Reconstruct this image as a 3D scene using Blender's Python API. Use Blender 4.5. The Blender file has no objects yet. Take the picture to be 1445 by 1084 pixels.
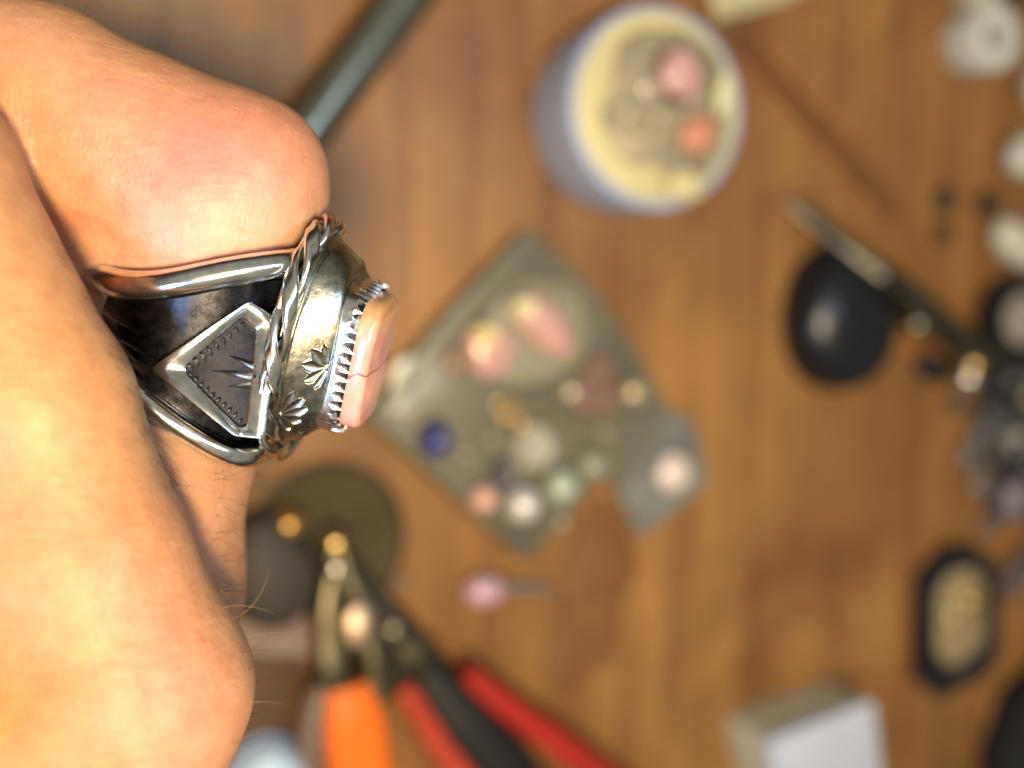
import bpy, bmesh, math, random
import numpy as np
from mathutils import Vector, Matrix
random.seed(7)
rng = np.random.default_rng(7)
S = 0.001                      # everything below is written in millimetres
sc = bpy.context.scene
COL = sc.collection

# ------------------------------------------------------------------ camera
FPX = 1590.0                   # focal length in pixels of the 1445-wide photograph
HCAM = 240.0                   # height of the lens above the bench
DF = 120.0                     # distance of the ring from the lens
nc = Vector((0.454, -0.089, 1.0)).normalized()        # bench normal seen from the camera
xw = (Vector((1, 0, 0)) - nc * nc.x).normalized()
yw = nc.cross(xw)
R = Matrix((xw, yw, nc))       # camera -> world rotation
CAM = R.to_4x4(); CAM.translation = Vector((0, 0, HCAM * S))
cd = bpy.data.cameras.new('camera'); cam = bpy.data.objects.new('camera', cd); COL.objects.link(cam)
cam.matrix_world = CAM
cd.sensor_width = 36; cd.lens = FPX / 1445 * 36
cd.clip_start = 0.002; cd.clip_end = 20
cd.dof.use_dof = True; cd.dof.focus_distance = 0.1125
cd.dof.aperture_fstop = cd.lens / 4.4
cd.dof.aperture_blades = 0
sc.camera = cam
sc.render.resolution_x = 1024; sc.render.resolution_y = 768

# ------------------------------------------------------------------ world, lamps, exposure
w = bpy.data.worlds.new('World'); sc.world = w; w.use_nodes = True
wn = w.node_tree; bg = wn.nodes['Background']; bg.inputs[1].default_value = 1.0
# a dim room: pale ceiling overhead, darker uneven walls
wt = wn.nodes.new('ShaderNodeTexCoord'); ws = wn.nodes.new('ShaderNodeSeparateXYZ'); wr = wn.nodes.new('ShaderNodeValToRGB')
wz = wn.nodes.new('ShaderNodeTexNoise'); wz.inputs['Scale'].default_value = 2.2; wz.inputs['Detail'].default_value = 2
wa = wn.nodes.new('ShaderNodeMath'); wa.operation = 'MULTIPLY_ADD'; wa.inputs[1].default_value = .9
wn.links.new(wt.outputs['Generated'], ws.inputs[0]); wn.links.new(wt.outputs['Generated'], wz.inputs['Vector'])
wn.links.new(wz.outputs['Fac'], wa.inputs[0]); wn.links.new(ws.outputs['Z'], wa.inputs[2]); wn.links.new(wa.outputs[0], wr.inputs['Fac'])
e_ = wr.color_ramp.elements; e_[0].position = .25; e_[0].color = (.015, .012, .009, 1); e_[1].position = 1.0; e_[1].color = (.30, .28, .23, 1)
m_ = e_.new(.62); m_.color = (.085, .072, .052, 1)
wn.links.new(wr.outputs['Color'], bg.inputs[0])
sc.view_settings.view_transform = 'Standard'; sc.view_settings.look = 'None'
sc.view_settings.exposure = 0.0; sc.view_settings.gamma = 1.0
sc.cycles.use_denoising = True
sc.cycles.max_bounces = 8; sc.cycles.caustics_reflective = False; sc.cycles.caustics_refractive = False
sc.cycles.sample_clamp_indirect = 6

def F2W(p): return CAM @ (Vector(p) * S)              # camera-axis millimetres -> world
def area(name, pos, target, size, power, col, sy=None):
    l = bpy.data.lights.new(name, 'AREA'); l.energy = power; l.color = col
    l.size = size * S
    if sy: l.shape = 'RECTANGLE'; l.size_y = sy * S
    else: l.shape = 'DISK'
    o = bpy.data.objects.new(name, l); COL.objects.link(o)
    a = F2W(pos); b = F2W(target); o.location = a
    o.rotation_euler = (b - a).to_track_quat('-Z', 'Y').to_euler()
    return o
TGT = (-25, 0, -DF)
area('window_light', (-175, -160, 190), TGT, 100, 0.95, (0.38, 0.62, 1.0))
area('bench_lamp', (52, -100, 262), (-40, 5, -DF - 110), 75, 1.42, (1.0, 0.75, 0.41)).data.spread = math.radians(112)
area('side_strip_light', (160, 0, 100), TGT, 45, 0.42, (0.50, 0.74, 1.0), 200)  # cool strip light added and shaped for blue highlights on the ring

# ------------------------------------------------------------------ helpers
def P(px, py, z=0.0):
    """photograph pixel and offset toward the lens (mm) -> camera-axis coordinates"""
    d = DF - z
    return Vector(((px - 722.5) / FPX * d, (542 - py) / FPX * d, -d))
def T(px, py, h=0.0):
    """photograph pixel -> point in mm at height h over the bench"""
    r = R @ Vector(((px - 722.5) / FPX, (542 - py) / FPX, -1))
    t = (HCAM - h) / -r.z
    return Vector((r.x * t, r.y * t, h))
def pxmm(px, py):                                      # pixels per mm on the bench
    r = R @ Vector(((px - 722.5) / FPX, (542 - py) / FPX, -1))
    return FPX / (HCAM / -r.z)

def tag(o, label=None, cat=None, group=None, kind=None):
    if label: o['label'] = label
    if cat: o['category'] = cat
    if group: o['group'] = group
    if kind: o['kind'] = kind
    return o
def link_mesh(name, verts, faces, mat=None, parent=None, smooth=True, loc=None, frame=None):
    me = bpy.data.meshes.new(name)
    me.from_pydata([tuple(v) for v in verts], [], faces)
    me.update()
    if mat: me.materials.append(mat)
    if smooth is True:
        me.polygons.foreach_set('use_smooth', [True] * len(me.polygons))
    elif smooth:
        me.polygons.foreach_set('use_smooth', [True] * len(me.polygons))
        me.set_sharp_from_angle(angle=math.radians(smooth))
    o = bpy.data.objects.new(name, me); COL.objects.link(o)
    if parent: o.parent = parent
    if loc is not None: o.location = loc
    return o
def root(name, loc_mm, label, cat, group=None, rz=0.0):
    o = bpy.data.objects.new(name, None); COL.objects.link(o); o.empty_display_size = 0.005
    o.location = Vector(loc_mm) * S; o.rotation_euler = (0, 0, rz)
    return tag(o, label, cat, group)
def sm(v): return [Vector(p) * S for p in v]

def tube_geo(path, rad, n=12, closed=False, flat=1.0, up=None, caps=True, twist=0.0):
    """sweep: path list of Vector, rad number or list; returns verts, faces"""
    path = [Vector(p) for p in path]; m = len(path)
    rs = rad if isinstance(rad, (list, tuple)) else [rad] * m
    V = []; Fc = []; prev = Vector(up) if up else None
    for i, p in enumerate(path):
        if closed: t = path[(i + 1) % m] - path[i - 1]
        else: t = path[min(i + 1, m - 1)] - path[max(i - 1, 0)]
        t.normalize()
        if prev is None: prev = Vector((0, 0, 1)) if abs(t.z) < .9 else Vector((1, 0, 0))
        a = (prev - t * prev.dot(t)).normalized()
        if not up: prev = a
        b = t.cross(a)
        for k in range(n):
            q = 2 * math.pi * k / n + twist * i
            V.append(p + a * (math.cos(q) * rs[i]) + b * (math.sin(q) * rs[i] * flat))
    for i in range(m if closed else m - 1):
        j = (i + 1) % m
        for k in range(n):
            l = (k + 1) % n
            Fc.append((i * n + k, i * n + l, j * n + l, j * n + k))
    if caps and not closed:
        Fc.append(tuple(range(n - 1, -1, -1))); Fc.append(tuple((m - 1) * n + k for k in range(n)))
    return V, Fc
def lathe_geo(prof, n=40, sx=1.0, sy=1.0, fn=None):
    """prof: list of (r, z); closed ends if r==0"""
    V = []; Fc = []
    for r, z in prof:
        for k in range(n):
            q = 2 * math.pi * k / n
            f = fn(q) if fn else 1
            V.append(Vector((r * f * sx * math.cos(q), r * f * sy * math.sin(q), z)))
    for i in range(len(prof) - 1):
        for k in range(n):
            l = (k + 1) % n
            Fc.append((i * n + k, i * n + l, (i + 1) * n + l, (i + 1) * n + k))
    if prof[0][0] > 1e-6: Fc.append(tuple(range(n - 1, -1, -1)))
    if prof[-1][0] > 1e-6: Fc.append(tuple((len(prof) - 1) * n + k for k in range(n)))
    return V, Fc
def inset(poly, d):
    """inset a CCW polygon of (x,y) by d"""
    m = len(poly); out = []
    for i in range(m):
        a = Vector(poly[i - 1][:2]); b = Vector(poly[i][:2]); c = Vector(poly[(i + 1) % m][:2])
        e1 = (b - a).normalized(); e2 = (c - b).normalized()
        n1 = Vector((-e1.y, e1.x)); n2 = Vector((-e2.y, e2.x))
        k = (n1 + n2); k = k / max(.3, k.dot(n1)) if k.length > 1e-6 else n1
        out.append((b.x + k.x * d, b.y + k.y * d))
    return out
def ccw(poly):
    A = sum(poly[i - 1][0] * poly[i][1] - poly[i][0] * poly[i - 1][1] for i in range(len(poly)))
    return list(poly) if A > 0 else list(poly)[::-1]
def rounded(poly, r=2.0, n=5):
    poly = ccw(poly); m = len(poly); out = []
    for i in range(m):
        a = Vector(poly[i - 1][:2]); b = Vector(poly[i][:2]); c = Vector(poly[(i + 1) % m][:2])
        rr = min(r, (a - b).length * .45, (c - b).length * .45)
        p = b + (a - b).normalized() * rr; q = b + (c - b).normalized() * rr
        for k in range(n + 1):
            t = k / n
            out.append(tuple(p * (1 - t) ** 2 + b * 2 * t * (1 - t) + q * t * t))
    return out
def prism_geo(poly, z0, z1, bev=0.4):
    poly = ccw(poly); n = len(poly)
    rings = [(poly, z0), (poly, z1 - bev), (inset(poly, bev * .3), z1 - bev * .3), (inset(poly, bev), z1)]
    V = [Vector((x, y, z)) for pl, z in rings for x, y in pl]; Fc = []
    for i in range(3):
        for k in range(n):
            l = (k + 1) % n
            Fc.append((i * n + k, i * n + l, (i + 1) * n + l, (i + 1) * n + k))
    Fc.append(tuple(range(n - 1, -1, -1))); Fc.append(tuple(3 * n + k for k in range(n)))
    return V, Fc
def part(name, geo, mat, parent, smooth=35, off=None):
    V, Fc = geo
    if off is not None: V = [v + Vector(off) for v in V]
    return link_mesh(name, sm(V), Fc, mat, parent, smooth)
def merge(*geos):
    V = []; Fc = []
    for v, f in geos:
        b = len(V); V += list(v); Fc += [tuple(i + b for i in q) for q in f]
    return V, Fc
def blob_geo(rx, ry, rz, n=18, seed=0, amp=0.0, flat=0.0, power=2.0):
    """pebble resting on z=0"""
    V = []; Fc = []; m = n // 2 + 1
    rr = random.Random(seed); ph = [rr.uniform(0, 6.28) for _ in range(6)]
    for i in range(m):
        th = math.pi * i / (m - 1)
        for k in range(n):
            q = 2 * math.pi * k / n
            f = 1 + amp * (math.sin(2 * q + ph[0]) * .5 + math.sin(3 * q + ph[1] + th) * .5 + .3 * math.sin(5 * q + ph[2]))
            s = math.sin(th)
            c = math.cos(th); c = math.copysign(abs(c) ** (2 / power), c)
            V.append(Vector((rx * f * s * math.cos(q), ry * f * s * math.sin(q), rz - rz * c)))
    for i in range(m - 1):
        for k in range(n):
            l = (k + 1) % n
            Fc.append((i * n + k, i * n + l, (i + 1) * n + l, (i + 1) * n + k))
    return V, Fc

# ------------------------------------------------------------------ materials
def nodes(m):
    m.use_nodes = True; nt = m.node_tree; return nt, nt.nodes['Principled BSDF'], nt.links
def mat(name, col, rough=.5, metal=0.0, var=.15, ns=300, bump=0.0, bs=None, col2=None, coat=0, trans=0, ior=1.45, sss=0, alpha=None, detail=4):
    m = bpy.data.materials.new(name); nt, b, L = nodes(m)
    tc = nt.nodes.new('ShaderNodeTexCoord')
    no = nt.nodes.new('ShaderNodeTexNoise'); no.inputs['Scale'].default_value = ns; no.inputs['Detail'].default_value = detail
    L.new(tc.outputs['Object'], no.inputs['Vector'])
    cr = nt.nodes.new('ShaderNodeValToRGB')
    c2 = col2 or tuple(min(1, c * (1 + var)) for c in col)
    c1 = tuple(c * (1 - var) for c in col) if not col2 else col
    cr.color_ramp.elements[0].position = .35; cr.color_ramp.elements[1].position = .65
    cr.color_ramp.elements[0].color = (*c1, 1); cr.color_ramp.elements[1].color = (*c2, 1)
    L.new(no.outputs['Fac'], cr.inputs['Fac']); L.new(cr.outputs['Color'], b.inputs['Base Color'])
    b.inputs['Roughness'].default_value = rough; b.inputs['Metallic'].default_value = metal
    b.inputs['Coat Weight'].default_value = coat; b.inputs['Coat Roughness'].default_value = .05
    b.inputs['Transmission Weight'].default_value = trans; b.inputs['IOR'].default_value = ior
    if sss:
        b.inputs['Subsurface Weight'].default_value = sss; b.inputs['Subsurface Radius'].default_value = (1, .5, .4); b.inputs['Subsurface Scale'].default_value = .001
    if bump:
        n2 = nt.nodes.new('ShaderNodeTexNoise'); n2.inputs['Scale'].default_value = bs or ns * 3; n2.inputs['Detail'].default_value = 6
        L.new(tc.outputs['Object'], n2.inputs['Vector'])
        bp = nt.nodes.new('ShaderNodeBump'); bp.inputs['Strength'].default_value = bump; bp.inputs['Distance'].default_value = .0002
        L.new(n2.outputs['Fac'], bp.inputs['Height']); L.new(bp.outputs['Normal'], b.inputs['Normal'])
    return m

def silver(name, base, rough, scratch=.25, dark=None, dscale=450):
    """polished or oxidised silver: fine directional scratches, uneven tarnish"""
    m = bpy.data.materials.new(name); nt, b, L = nodes(m); N = nt.nodes.new
    tc = N('ShaderNodeTexCoord')
    mp = N('ShaderNodeMapping'); mp.inputs['Scale'].default_value = (6000, 900, 2500); mp.inputs['Rotation'].default_value = (.3, .5, .9)
    n1 = N('ShaderNodeTexNoise'); n1.inputs['Scale'].default_value = 1; n1.inputs['Detail'].default_value = 5
    L.new(tc.outputs['Object'], mp.inputs['Vector']); L.new(mp.outputs['Vector'], n1.inputs['Vector'])
    n2 = N('ShaderNodeTexNoise'); n2.inputs['Scale'].default_value = dscale; n2.inputs['Detail'].default_value = 7; n2.inputs['Roughness'].default_value = .65
    L.new(tc.outputs['Object'], n2.inputs['Vector'])
    cr = N('ShaderNodeValToRGB'); cr.color_ramp.elements[0].position = .38; cr.color_ramp.elements[1].position = .6
    d = dark or tuple(c * .72 for c in base)
    cr.color_ramp.elements[0].color = (*d, 1); cr.color_ramp.elements[1].color = (*base, 1)
    L.new(n2.outputs['Fac'], cr.inputs['Fac']); L.new(cr.outputs['Color'], b.inputs['Base Color'])
    mr = N('ShaderNodeMapRange'); mr.inputs['To Min'].default_value = rough * .7; mr.inputs['To Max'].default_value = rough * 1.7
    L.new(n2.outputs['Fac'], mr.inputs['Value']); L.new(mr.outputs['Result'], b.inputs['Roughness'])
    b.inputs['Metallic'].default_value = 1
    add = N('ShaderNodeMath'); add.operation = 'MULTIPLY_ADD'; add.inputs[1].default_value = .45
    L.new(n1.outputs['Fac'], add.inputs[0]); L.new(n2.outputs['Fac'], add.inputs[2])
    bp = N('ShaderNodeBump'); bp.inputs['Strength'].default_value = scratch; bp.inputs['Distance'].default_value = .00008
    L.new(add.outputs[0], bp.inputs['Height']); L.new(bp.outputs['Normal'], b.inputs['Normal'])
    return m

M_SILVER = silver('polished_silver', (.86, .87, .86), .16, .35)
M_WIRE = silver('wire_silver', (.88, .88, .86), .13, .22)
M_PLATE = silver('brushed_silver', (.40, .40, .35), .24, .6, (.27, .265, .22), 900)
M_BEZEL = silver('bezel_silver', (.88, .90, .92), .2, .5)
M_FLOOR = silver('blackened_silver', (.030, .030, .038), .42, .4, (.018, .018, .022), 900)
M_OXID = silver('oxidised_silver', (.050, .050, .062), .24, .35, (.032, .032, .038), 900)

def wood_material():
    m = bpy.data.materials.new('warm_wood'); nt, b, L = nodes(m); N = nt.nodes.new
    tc = N('ShaderNodeTexCoord')
    mp = N('ShaderNodeMapping'); mp.inputs['Rotation'].default_value = (0, 0, math.radians(-28))
    mp.inputs['Scale'].default_value = (120, 10, 20)
    n1 = N('ShaderNodeTexNoise'); n1.inputs['Scale'].default_value = 1; n1.inputs['Detail'].default_value = 8; n1.inputs['Distortion'].default_value = 1.0
    L.new(tc.outputs['Object'], mp.inputs['Vector']); L.new(mp.outputs['Vector'], n1.inputs['Vector'])
    n2 = N('ShaderNodeTexNoise'); n2.inputs['Scale'].default_value = 17; n2.inputs['Detail'].default_value = 7; n2.inputs['Roughness'].default_value = .6; n2.inputs['Distortion'].default_value = .5
    L.new(tc.outputs['Object'], n2.inputs['Vector'])
    cr = N('ShaderNodeValToRGB'); e = cr.color_ramp.elements
    e[0].position = .25; e[0].color = (.15, .066, .018, 1); e[1].position = .75; e[1].color = (.32, .165, .048, 1)
    L.new(n1.outputs['Fac'], cr.inputs['Fac'])
    c2 = N('ShaderNodeValToRGB'); e = c2.color_ramp.elements
    e[0].position = .36; e[0].color = (.60, .54, .48, 1); e[1].position = .64; e[1].color = (1.12, 1.10, 1.04, 1)
    L.new(n2.outputs['Fac'], c2.inputs['Fac'])
    mx = N('ShaderNodeMix'); mx.data_type = 'RGBA'; mx.blend_type = 'MULTIPLY'; mx.inputs['Factor'].default_value = 1
    L.new(cr.outputs['Color'], mx.inputs['A']); L.new(c2.outputs['Color'], mx.inputs['B'])
    L.new(mx.outputs['Result'], b.inputs['Base Color'])
    b.inputs['Roughness'].default_value = .5
    bp = N('ShaderNodeBump'); bp.inputs['Strength'].default_value = .3; bp.inputs['Distance'].default_value = .0004
    L.new(n1.outputs['Fac'], bp.inputs['Height']); L.new(bp.outputs['Normal'], b.inputs['Normal'])
    return m

def skin_material():
    m = bpy.data.materials.new('skin'); nt, b, L = nodes(m); N = nt.nodes.new
    tc = N('ShaderNodeTexCoord')
    at = N('ShaderNodeAttribute'); at.attribute_name = 'tone'
    n1 = N('ShaderNodeTexNoise'); n1.inputs['Scale'].default_value = 420; n1.inputs['Detail'].default_value = 7; n1.inputs['Roughness'].default_value = .62
    L.new(tc.outputs['Object'], n1.inputs['Vector'])
    cr = N('ShaderNodeValToRGB'); e = cr.color_ramp.elements
    e[0].position = .3; e[0].color = (.90, .81, .77, 1); e[1].position = .7; e[1].color = (1.08, 1.08, 1.06, 1)
    L.new(n1.outputs['Fac'], cr.inputs['Fac'])
    mx = N('ShaderNodeMix'); mx.data_type = 'RGBA'; mx.blend_type = 'MULTIPLY'; mx.inputs['Factor'].default_value = 1
    L.new(at.outputs['Color'], mx.inputs['A']); L.new(cr.outputs['Color'], mx.inputs['B'])
    L.new(mx.outputs['Result'], b.inputs['Base Color'])
    b.inputs['Roughness'].default_value = .48; b.inputs['Specular IOR Level'].default_value = .35
    b.inputs['Subsurface Weight'].default_value = .9
    b.inputs['Subsurface Radius'].default_value = (1.0, .38, .2); b.inputs['Subsurface Scale'].default_value = .0028
    # fine relief: criss-cross skin lines, pores and stretched wrinkles
    vo = N('ShaderNodeTexVoronoi'); vo.feature = 'DISTANCE_TO_EDGE'; vo.inputs['Scale'].default_value = 1
    mp = N('ShaderNodeMapping'); mp.inputs['Scale'].default_value = (1500, 900, 1200); mp.inputs['Rotation'].default_value = (0, 0, .5)
    nd = N('ShaderNodeTexNoise'); nd.inputs['Scale'].default_value = 500
    L.new(tc.outputs['Object'], mp.inputs['Vector']); L.new(mp.outputs['Vector'], vo.inputs['Vector'])
    mr = N('ShaderNodeMapRange'); mr.inputs['From Max'].default_value = .25; L.new(vo.outputs['Distance'], mr.inputs['Value'])
    m2 = N('ShaderNodeMapping'); m2.inputs['Scale'].default_value = (260, 1500, 500); m2.inputs['Rotation'].default_value = (0, 0, -.9)
    n3 = N('ShaderNodeTexNoise'); n3.inputs['Scale'].default_value = 1; n3.inputs['Detail'].default_value = 4
    L.new(tc.outputs['Object'], m2.inputs['Vector']); L.new(m2.outputs['Vector'], n3.inputs['Vector'])
    n4 = N('ShaderNodeTexNoise'); n4.inputs['Scale'].default_value = 330; n4.inputs['Detail'].default_value = 6
    L.new(tc.outputs['Object'], n4.inputs['Vector'])
    b1 = N('ShaderNodeBump'); b1.inputs['Strength'].default_value = .26; b1.inputs['Distance'].default_value = .00010
    L.new(mr.outputs['Result'], b1.inputs['Height'])
    b2 = N('ShaderNodeBump'); b2.inputs['Strength'].default_value = .26; b2.inputs['Distance'].default_value = .00035
    L.new(n3.outputs['Fac'], b2.inputs['Height']); L.new(b1.outputs['Normal'], b2.inputs['Normal'])
    b3 = N('ShaderNodeBump'); b3.inputs['Strength'].default_value = .3; b3.inputs['Distance'].default_value = .0006
    L.new(n4.outputs['Fac'], b3.inputs['Height']); L.new(b2.outputs['Normal'], b3.inputs['Normal'])
    L.new(b3.outputs['Normal'], b.inputs['Normal'])
    return m

def stone_material():
    """pink opal: soft milky pink, tan matrix at one end, dark vein and specks"""
    m = bpy.data.materials.new('pink_opal'); nt, b, L = nodes(m); N = nt.nodes.new
    tc = N('ShaderNodeTexCoord')
    at = N('ShaderNodeAttribute'); at.attribute_name = 'tone'
    n1 = N('ShaderNodeTexNoise'); n1.inputs['Scale'].default_value = 350; n1.inputs['Detail'].default_value = 3
    L.new(tc.outputs['Object'], n1.inputs['Vector'])
    cr = N('ShaderNodeValToRGB'); e = cr.color_ramp.elements
    e[0].position = .3; e[0].color = (.84, .74, .72, 1); e[1].position = .7; e[1].color = (1.05, 1.05, 1.05, 1)
    L.new(n1.outputs['Fac'], cr.inputs['Fac'])
    mx = N('ShaderNodeMix'); mx.data_type = 'RGBA'; mx.blend_type = 'MULTIPLY'; mx.inputs['Factor'].default_value = 1
    L.new(at.outputs['Color'], mx.inputs['A']); L.new(cr.outputs['Color'], mx.inputs['B'])
    L.new(mx.outputs['Result'], b.inputs['Base Color'])
    b.inputs['Roughness'].default_value = .22; b.inputs['Coat Weight'].default_value = .15; b.inputs['Coat Roughness'].default_value = .12
    b.inputs['Subsurface Weight'].default_value = .35; b.inputs['Subsurface Radius'].default_value = (1, .6, .5); b.inputs['Subsurface Scale'].default_value = .001
    return m
def set_tone(o, cols):
    a = o.data.color_attributes.new('tone', 'FLOAT_COLOR', 'POINT')
    buf = np.ones((len(o.data.vertices), 4), dtype=np.float32); buf[:, :3] = cols
    a.data.foreach_set('color', buf.ravel())

# ------------------------------------------------------------------ the bench top
def build_bench():
    c = T(722, 542)
    V, Fc = prism_geo(rounded([(-700, -600), (900, -600), (900, 600), (-700, 600)], 8), -25, 0, 2)
    o = link_mesh('bench_top', sm(V), Fc, wood_material(), None, 35)
    tag(o, 'warm brown wooden bench top with dark grain', None, None, 'structure')
build_bench()

# ------------------------------------------------------------------ hand (surface nets over a smooth union of tapered limbs)
def surface_nets(f, org, h):
    s = f < 0
    nx, ny, nz = f.shape
    cnt = np.zeros((nx - 1, ny - 1, nz - 1), np.int8)
    for i in (0, 1):
        for j in (0, 1):
            for k in (0, 1):
                cnt += s[i:nx - 1 + i, j:ny - 1 + j, k:nz - 1 + k]
    act = (cnt > 0) & (cnt < 8)
    idx = -np.ones(act.shape, np.int64); ci = np.argwhere(act); idx[act] = np.arange(len(ci))
    acc = np.zeros((len(ci), 3)); num = np.zeros(len(ci))
    cor = [(i, j, k) for i in (0, 1) for j in (0, 1) for k in (0, 1)]
    for a in range(8):
        for b in range(a + 1, 8):
            if sum(abs(cor[a][q] - cor[b][q]) for q in range(3)) != 1: continue
            fa = f[ci[:, 0] + cor[a][0], ci[:, 1] + cor[a][1], ci[:, 2] + cor[a][2]]
            fb = f[ci[:, 0] + cor[b][0], ci[:, 1] + cor[b][1], ci[:, 2] + cor[b][2]]
            k = (fa < 0) != (fb < 0)
            t = np.where(k, fa / np.where(k, fa - fb, 1), 0)
            pa = np.array(cor[a], float); pb = np.array(cor[b], float)
            acc += np.where(k, 1, 0)[:, None] * (pa + t[:, None] * (pb - pa)); num += k
    V = (ci + acc / num[:, None]) * h + org
    Q = []
    for ax in range(3):
        sl0 = [slice(None)] * 3; sl1 = [slice(None)] * 3
        sl0[ax] = slice(0, -1); sl1[ax] = slice(1, None)
        ch = s[tuple(sl0)] != s[tuple(sl1)]; e = np.argwhere(ch)
        o1, o2 = [(1, 2), (2, 0), (0, 1)][ax]
        lim = np.array(act.shape)
        ok = (e[:, o1] > 0) & (e[:, o2] > 0) & (e[:, o1] < lim[o1]) & (e[:, o2] < lim[o2])
        e = e[ok]; sg = s[e[:, 0], e[:, 1], e[:, 2]]
        def cid(d1, d2):
            q = e.copy(); q[:, o1] -= d1; q[:, o2] -= d2
            return idx[q[:, 0], q[:, 1], q[:, 2]]
        q = np.stack([cid(1, 1), cid(0, 1), cid(0, 0), cid(1, 0)], 1)
        q[~sg] = q[~sg][:, ::-1]
        Q.append(q)
    return V, np.concatenate(Q)

def build_hand():
    def J(px, py, z, r): return (np.array(P(px, py, z)), r)
    # ring finger: knuckle, under the ring, bent joint, middle segment going up-left, tip curled back
    ring_f = [J(203, 822, -6, 9.3), J(232, 640, -4, 9.5), J(283, 490, -3, 9.0), J(310, 318, -1, 9.8), J(339, 256, 0, 8.3)]
    ring_m = [J(339, 256, 0, 8.4), J(60, 128, 3, 8.6), J(-160, 40, 3, 8.2)]
    ring_t = [J(-160, 40, 3, 8.2), J(-260, 260, 0, 7.6), J(-230, 420, -4, 6.6)]
    ring_w = [J(262, 330, -2, 8.8), J(222, 420, -6, 8.2), J(190, 640, -6, 8.6)]
    ring_v = [J(150, 375, -4, 8.6), J(60, 318, -5, 8.8), J(-60, 300, -8, 8)]
    ring_x = [J(262, 350, -4, 8.4), J(150, 375, -5, 8.4)]
    ring_y = [J(285, 300, -1, 9.2), J(165, 240, .8, 9.3), J(70, 215, 1.5, 9.2)]
    # neighbouring finger nearer the lens
    near_p = [J(192, 972, 12, 9.9), J(130, 800, 14, 9.2), J(52, 565, 15, 8.5), J(-112, 240, 16, 8.2)]
    near_t = [J(-112, 240, 16, 8.2), J(-330, 380, 17, 7.2), J(-330, 600, 14, 6.8)]
    near_m = [J(192, 972, 12, 9.9), J(120, 1180, 9, 11.5), J(-40, 1600, 2, 15)]
    side = [J(30, 800, 12, 10), J(40, 1000, 9, 13), J(-60, 1500, 4, 16)]
    meta = [J(203, 822, -6, 9.2), J(100, 1150, -8, 12), J(-10, 1600, -10, 17)]
    web = [J(196, 700, 2, 8.0), J(196, 838, 0, 9.0), J(176, 930, 6, 9.2)]
    # two further fingers behind, closed in the fist
    mid = [J(120, 850, -24, 10), J(190, 640, -24, 9.3), J(225, 420, -23, 9.4), J(235, 350, -22, 8.6)]
    mid2 = [J(235, 350, -22, 8.6), J(-60, 260, -20, 8.4), J(-160, 460, -18, 7)]
    ind = [J(70, 880, -42, 10), J(120, 680, -42, 9.4), J(150, 500, -41, 9.2), J(155, 440, -40, 8.4)]
    ind2 = [J(155, 440, -40, 8.4), J(-80, 360, -38, 8.2), J(-140, 520, -35, 7)]
    palm = [J(10, 1000, -24, 17), J(-50, 1500, -24, 20)]
    palm2 = [J(60, 930, -8, 13), J(-20, 800, -6, 12)]
    thumb = [J(-80, 1300, -48, 14), J(-120, 900, -52, 11), J(-60, 640, -54, 9.5), J(10, 520, -52, 8)]
    lo = np.array([-118, -105, -182.0]); hi = np.array([-14, 50, -88.0]); h = .62
    ax = [np.arange(lo[i], hi[i], h) for i in range(3)]
    X, Y, Z = np.meshgrid(*ax, indexing='ij'); G = np.stack([X, Y, Z], -1).astype(np.float32)
    def chain(ch):
        d = None
        for (a, ra), (b, rb) in zip(ch[:-1], ch[1:]):
            ab = (b - a).astype(np.float32); L2 = float(ab @ ab)
            pa = G - a.astype(np.float32)
            t = np.clip((pa @ ab) / L2, 0, 1)
            q = np.sqrt(((pa - t[..., None] * ab) ** 2).sum(-1)) - (ra + (rb - ra) * t)
            d = q if d is None else smin(d, q, 2.0)
        return d
    def smin(a, b, k):
        hh = np.maximum(k - np.abs(a - b), 0) / k
        return np.minimum(a, b) - hh * hh * k * .25
    A = smin(smin(chain(ring_f), chain(ring_w), 5), chain(meta), 5)
    A = smin(A, chain(ring_y), 5)
    A = smin(A, smin(chain(ring_v), chain(ring_x), 3), 4)
    A = smin(A, smin(chain(ring_m), chain(ring_t), 3), 4.5)
    B = smin(smin(chain(near_p), chain(near_m), 5), chain(side), 7); B = smin(B, chain(near_t), 2)
    C = smin(chain(mid), chain(mid2), 2.5); D = smin(chain(ind), chain(ind2), 2.5)
    Pm = smin(smin(chain(palm), chain(palm2), 8), chain(thumb), 6)
    Wb = chain(web)
    f = smin(smin(A, Wb, 6), B, 1.6)
    f = smin(smin(f, C, 1.2), D, 1.2); f = smin(f, Pm, 5)
    # knuckle folds: shallow creases running across the outside of the bent joint
    V, Q = surface_nets(f, lo, h)
    V = V.astype(float)
    # project to photograph pixels for laying out creases, blush and painted shade
    dep = -V[:, 2]; px = 722.5 + FPX * V[:, 0] / dep; py = 542 - FPX * V[:, 1] / dep
    # normals by gradient of f
    g = np.gradient(f, h); gi = np.clip(((V - lo) / h).round().astype(int), 0, np.array(f.shape) - 1)
    nrm = np.stack([q[gi[:, 0], gi[:, 1], gi[:, 2]] for q in g], 1)
    nrm /= np.linalg.norm(nrm, axis=1, keepdims=True) + 1e-9
    disp = np.zeros(len(V))
    def crease(pts, depth, wd, zc, zr=9):
        pts3 = [np.array(P(*p)) for p in pts]
        best = np.full(len(V), 1e9)
        for a, b in zip(pts3[:-1], pts3[1:]):
            ab = b - a; t = np.clip(((V - a) @ ab) / (ab @ ab), 0, 1)
            best = np.minimum(best, np.linalg.norm(V - (a + t[:, None] * ab), axis=1))
        return -depth * np.exp(-(best / wd) ** 2)
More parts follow.
